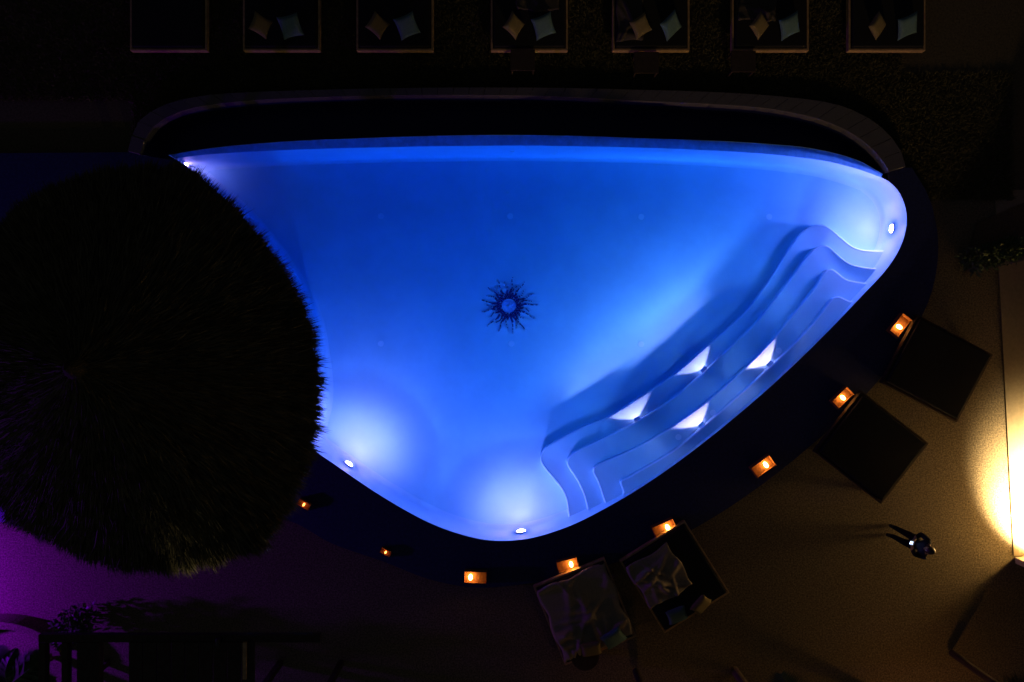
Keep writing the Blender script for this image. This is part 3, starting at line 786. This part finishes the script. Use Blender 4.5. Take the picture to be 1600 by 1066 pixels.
pg = thing('pergola', 'dark timber pergola against the violet glow in the corner', 'pergola', (0, 0, ZG))
ZP = 2.4
def beam(x0, y0, x1, y1, name='beam'):
    a, b = at(x0, y0, ZP + ZG), at(x1, y1, ZP + ZG)
    return box(name, (min(a.x, b.x), max(a.x, b.x), min(a.y, b.y), max(a.y, b.y), ZP-0.12, ZP), M['dark_wood'], pg)
beam(60, 992, 500, 1004, 'front_beam')
for x0, x1 in ((60, 70), (96, 105), (120, 155)):
    a, b = at(x0, 1005, ZP-0.002+ZG), at(x1, 1120, ZP-0.002+ZG)
    box('cross_beam', (a.x, b.x, b.y, a.y, ZP-0.16, ZP-0.004), M['dark_wood'], pg)
for x0 in range(201, 378, 22):
    a, b = at(x0, 1004.5, ZP+0.03+ZG), at(x0+20.5, 1120, ZP+0.03+ZG)
    box('roof_plank', (a.x, b.x, b.y, a.y, ZP-0.02+random.uniform(0,.01), ZP+0.02), M['dark_wood'], pg)
a, b = at(379, 1004.5, ZP+0.06+ZG), at(385, 1062, ZP+0.06+ZG)
box('edge_board', (a.x, b.x, b.y, a.y, ZP-0.10, ZP+0.06), M['wood'], pg)
for px, py in ((66, 1116), (380, 1116), (490, 1116)):
    p = at(px, py, ZP + ZG); box('post', (p.x-0.06, p.x+0.06, p.y-0.075, p.y+0.055, 0.0, ZP-0.121), M['dark_wood'], pg)

sp_ = at(345, 999, ZP + ZG)
sl = thing('added_spot_light', 'small spot light added on the pergola beam to light the thatch rim', 'spot light', (sp_.x, sp_.y, ZP + ZG))  # unseen lamp added so the thatch rim catches warm light
box('mount', (-0.04, 0.04, -0.04, 0.04, 0.001, 0.10), M['metal'], sl)
bm = bmesh.new(); tube(bm, [(0, -0.06, 0.15), (0, 0.08, 0.15)], [0.045, 0.055], 14); bm_obj('lamp_head', bm, M['metal'], sl)
lamp('SPOT', 'thatch_beam', sl, (0, 0.10, 0.16), 170, (1.0, 0.80, 0.42), 0.03, 58, 0.9, aim=(-0.15, 1, -0.10))

def leafy(name, label, cat, px, py, z, rad, hgt, N, seed, group=None, lsize=0.12):
    p = at(px, py, z); t = thing(name, label, cat, (p.x, p.y, ZG), 0, group)
    r_ = np.random.default_rng(seed)
    u = r_.normal(size=(N, 3)); u /= np.linalg.norm(u, axis=1, keepdims=True)
    lump = 1 + 0.25*np.sin(u[:, 0]*7 + seed)*np.sin(u[:, 1]*6 + 1) + 0.15*np.sin(u[:, 2]*9)
    rr = r_.random(N)**0.4 * lump
    P_ = u*rr[:, None]*np.array([rad, rad, hgt/2]) + np.array([0, 0, hgt*0.55])
    P_[:, 2] = np.maximum(P_[:, 2], 0.05)
    Dv = (u + 0.8*r_.normal(size=(N, 3))); Dv /= np.linalg.norm(Dv, axis=1, keepdims=True); Dv *= lsize*(0.6 + 0.8*r_.random(N))[:, None]
    o = blades('foliage', P_, Dv, lsize*0.45*(0.7 + 0.6*r_.random(N)), M['leaf'], t)
    for k in range(4):
        bm = bmesh.new(); a = k*1.6 + seed; tube(bm, [(0, 0, 0), (0.15*rad*math.cos(a), 0.15*rad*math.sin(a), hgt*0.3), (0.5*rad*math.cos(a), 0.5*rad*math.sin(a), hgt*0.75)], [0.025, 0.018, 0.006], 6)
        bm_obj('stem', bm, M['bark'], t)
    return t
leafy('shrub', 'dark leafy shrub behind the violet-lit end of the pergola', 'shrub', 98, 990, 1.0, 0.40, 1.3, 900, 3)

def palm(label, px, py, z, nf, L_, seed):
    p = at(px, py, z); t = thing('palm', label, 'palm', (p.x, p.y, ZG))
    r_ = random.Random(seed)
    bm = bmesh.new(); tube(bm, [(0, 0, 0), (0.03, 0.02, z*0.5), (0.0, 0.05, z)], [0.11, 0.08, 0.07], 10); bm_obj('trunk', bm, M['bark'], t)
    for k in range(nf):
        a = 2*math.pi*k/nf + r_.uniform(-.2, .2); up = r_.uniform(0.3, 0.9); L1 = L_*r_.uniform(.8, 1.1)
        pts = []
        for j in range(9):
            s = j/8; pts.append(Vector((math.cos(a)*L1*s*(1-0.15*s), math.sin(a)*L1*s*(1-0.15*s), z + up*L1*(s - 1.15*s*s))))
        v = []; f = []
        for j in range(0, 40):
            s = 0.12 + 0.88*j/40; i0 = min(7, int(s*8)); q = pts[i0].lerp(pts[i0+1], s*8 - i0); d = (pts[i0+1]-pts[i0]).normalized()
            sd = Vector((-math.sin(a), math.cos(a), 0)); ll = 0.34*L1*math.sin(math.pi*min(1, 0.12 + 0.86*s))**0.8
            for sg in (-1, 1):
                tip = q + (sd*sg*0.85 + d*0.55).normalized()*ll + Vector((0, 0, -0.25*ll))
                b = len(v); wv = d*0.018
                v += [q - wv, q + wv, (q+tip)/2 + wv*1.2, tip, (q+tip)/2 - wv*1.2]; f.append((b, b+1, b+2, b+3, b+4))
        o = mesh_obj('frond', v, f, M['leaf'], t)
        bm = bmesh.new(); tube(bm, pts, [0.018*(1-0.09*j) for j in range(9)], 5); bm_obj('rib', bm, M['leaf'], o)
    return t
palm('dark palm whose fronds rise in the violet-lit corner', 8, 1075, 1.5, 13, 1.1, 5)
palm('tall palm rising between the two lower thatched roofs', 1258, 1211, 4.0, 15, 2.1, 9)
# low curved garden wall in the violet light
gw = at(-20, 1040, 0.5)
bm = bmesh.new()
pts0 = [(gw.x + 1.7*math.cos(a), gw.y + 1.0*math.sin(a)) for a in np.linspace(R(10), R(150), 24)]
v = []; f = []
for j, (dr_, zz) in enumerate(((0, 0), (0, 0.5), (-0.18, 0.5), (-0.18, 0))):
    for x, y in pts0:
        dx_, dy_ = x - gw.x, y - gw.y; l = math.hypot(dx_, dy_); v.append((x + dx_/l*dr_, y + dy_/l*dr_, zz))
q = len(pts0)
f = [(j*q+i, j*q+i+1, (j+1)*q+i+1, (j+1)*q+i) for j in range(3) for i in range(q-1)]
o = mesh_obj('garden_wall', v, f, M['ground'], loc=(0, 0, ZG)); tag(o, 'low curved garden wall in the violet-lit corner', 'wall')

# planting strip to the right of the pool
pb = thing('planting_bed', 'curved planting bed edged with a kerb beside the building', 'planting bed', (0, 0, ZG))
ed = world_curve([(1508,423),(1540,418),(1570,411),(1600,404),(1640,392)], ZG, 0.15)
v = []; f = []
for dz, dy in ((0, -0.05), (0.10, -0.05), (0.10, 0.05), (0, 0.05)):
    v += [(p[0], p[1] + dy, dz) for p in ed]
q = len(ed); f = [(j*q+i, j*q+i+1, (j+1)*q+i+1, (j+1)*q+i) for j in range(3) for i in range(q-1)]
mesh_obj('kerb', v, f, M['kerb'], pb)
bedp = [(p[0], p[1] + 0.055, 0.05) for p in ed] + [(ed[-1][0], ed[-1][1] + 1.5, 0.05), (ed[0][0] + 0.3, ed[0][1] + 1.2, 0.05)]
mesh_obj('soil', bedp, [tuple(range(len(bedp)))], M['soil'], pb)
lab = ['low bushy plant at the tip of the planting bed', 'low bushy plant in the middle of the planting bed', 'low bushy plant at the building end of the planting bed']
for k, (x, y) in enumerate(((1530, 405), (1562, 396), (1594, 388))):
    leafy('bush', lab[k], 'bush', x, y, 0.3, 0.32, 0.5, 500, 20+k, 'bushes in the planting bed', 0.09)

# ------------------------------------------------------------------ person with phone
def build_person(loc, rz):
    t = thing('person', 'person in dark clothes standing and looking down at a lit phone', 'person', loc, rz)
    V = []; E = []; RAD = []
    def chain(pts, rad, start=None):
        prev = start
        for p, r in zip(pts, rad):
            V.append(p); RAD.append(r); i = len(V)-1
            if prev is not None: E.append((prev, i))
            prev = i
        return prev
    pel = chain([(0, 0, 0.95)], [(0.15, 0.11)])
    sp = chain([(0, 0, 1.12), (0.0, 0, 1.28), (0.0, 0, 1.38)], [(0.14, 0.10), (0.17, 0.115), (0.15, 0.10)], pel)
    nk = chain([(0.02, 0, 1.47), (0.045, 0, 1.53), (0.07, 0, 1.60), (0.075, 0, 1.68)], [(0.055, 0.055), (0.06, 0.065), (0.075, 0.095), (0.06, 0.075)], sp)
    for s in (-1, 1):
        chain([(0.0, s*0.10, 0.88), (0.03, s*0.105, 0.5), (0.0, s*0.11, 0.10), (0.10, s*0.12, 0.045), (0.17, s*0.125, 0.035)], [(0.11, 0.11), (0.078, 0.078), (0.062, 0.062), (0.045, 0.05), (0.035, 0.045)], pel)
        chain([(0.0, s*0.19, 1.37), (0.02, s*0.25, 1.10), (0.14, s*0.15, 1.16), (0.22, s*0.075, 1.24), (0.27, s*0.055, 1.28)], [(0.08, 0.08), (0.064, 0.064), (0.05, 0.05), (0.03, 0.03), (0.02, 0.038)], sp)
    me = bpy.data.meshes.new('body'); me.from_pydata(V, E, []); o = bpy.data.objects.new('body', me); C.objects.link(o)
    sk = o.modifiers.new('skin', 'SKIN')
    for sv, r in zip(me.skin_vertices[0].data, RAD): sv.radius = r
    me.skin_vertices[0].data[0].use_root = True
    sb = o.modifiers.new('sub', 'SUBSURF'); sb.levels = 2; sb.render_levels = 2
    dg = bpy.context.evaluated_depsgraph_get(); me2 = bpy.data.meshes.new_from_object(o.evaluated_get(dg))
    bpy.data.objects.remove(o)
    bm = bmesh.new(); bm.from_mesh(me2)
    # fingers, nose, ears in the same mesh
    for s in (-1, 1):
        for k, (dy, ln) in enumerate(((0.028, 0.07), (0.010, 0.078), (-0.008, 0.072), (-0.024, 0.058))):
            b = Vector((0.275, s*(0.055 + dy*0.3), 1.275 + dy)); 
            tube(bm, [b, b + Vector((0.03, -s*0.012, 0.012)), b + Vector((0.045, -s*0.035, 0.02)), b + Vector((0.03, -s*ln*0.75, 0.03))], [0.010, 0.0095, 0.009, 0.007], 7)
        b = Vector((0.25, s*0.05, 1.29)); tube(bm, [b, b + Vector((0.01, -s*0.02, 0.03)), b + Vector((0.02, -s*0.038, 0.05))], [0.012, 0.011, 0.008], 7)
        e = Vector((0.06, s*0.082, 1.60)); tube(bm, [e + Vector((-0.012, 0, -0.02)), e + Vector((0, s*0.008, 0)), e + Vector((-0.008, 0, 0.03))], [0.006, 0.014, 0.007], 7)
    tube(bm, [(0.145, 0, 1.615), (0.175, 0, 1.585), (0.15, 0, 1.575)], [0.008, 0.015, 0.010], 7)
    tube(bm, [(0.138, -0.028, 1.545), (0.150, 0, 1.545), (0.138, 0.028, 1.545)], [0.004, 0.008, 0.004], 6)
    me3 = bpy.data.meshes.new('body'); bm.to_mesh(me3); bm.free()
    for mm in ('skin', 'shirt', 'trousers', 'shoe'):
        if mm in [x.name for x in me3.materials]: continue
        me3.materials.append(M[mm])
    mi = []
    for p in me3.polygons:
        c = p.center
        if c.z < 0.10: k = 3
        elif c.z < 0.97 : k = 2
        elif c.z < 1.46 and not (c.x > 0.17): k = 1
        else: k = 0
        mi.append(k)
    me3.polygons.foreach_set("material_index", mi); me3.polygons.foreach_set("use_smooth", [True]*len(mi))
    b = bpy.data.objects.new('body', me3); C.objects.link(b); b.parent = t
    for s in (-1, 1):
        bm = bmesh.new(); bmesh.ops.create_uvsphere(bm, u_segments=10, v_segments=6, radius=0.011)
        bm_obj('eye', bm, M['fitting'], t, True, (0.142, s*0.03, 1.62))
    # hair: shell over the skull and down the nape
    bm = bmesh.new(); bmesh.ops.create_uvsphere(bm, u_segments=24, v_segments=16, radius=1)
    kill = [v_ for v_ in bm.verts if v_.co.x > 0.45 and v_.co.z < 0.35]
    bmesh.ops.delete(bm, geom=kill, context='VERTS')
    for v_ in bm.verts:
        z = v_.co.z; v_.co = Vector((0.055 + v_.co.x*0.105, v_.co.y*0.098, 1.625 + z*(0.125 if z > 0 else 0.19)))
    bm_obj('hair', bm, M['hair'], t, True)
    return t
pp = Vector((9.60, -4.80, ZG)); rz = math.atan2(0.30, -0.92)
build_person(pp, rz)
ph = thing('phone', 'lit phone held up in the hands of the standing person', 'phone', pp + Matrix.Rotation(rz, 3, 'Z') @ Vector((0.31, 0, 1.30)), rz)
for o in (box('case', (-0.006, 0.006, -0.04, 0.04, -0.08, 0.08), M['metal'], ph, 0.003), box('screen', (-0.0075, -0.0065, -0.036, 0.036, -0.074, 0.074), M['screen'], ph)):
    o.rotation_euler = (0, R(55), 0)
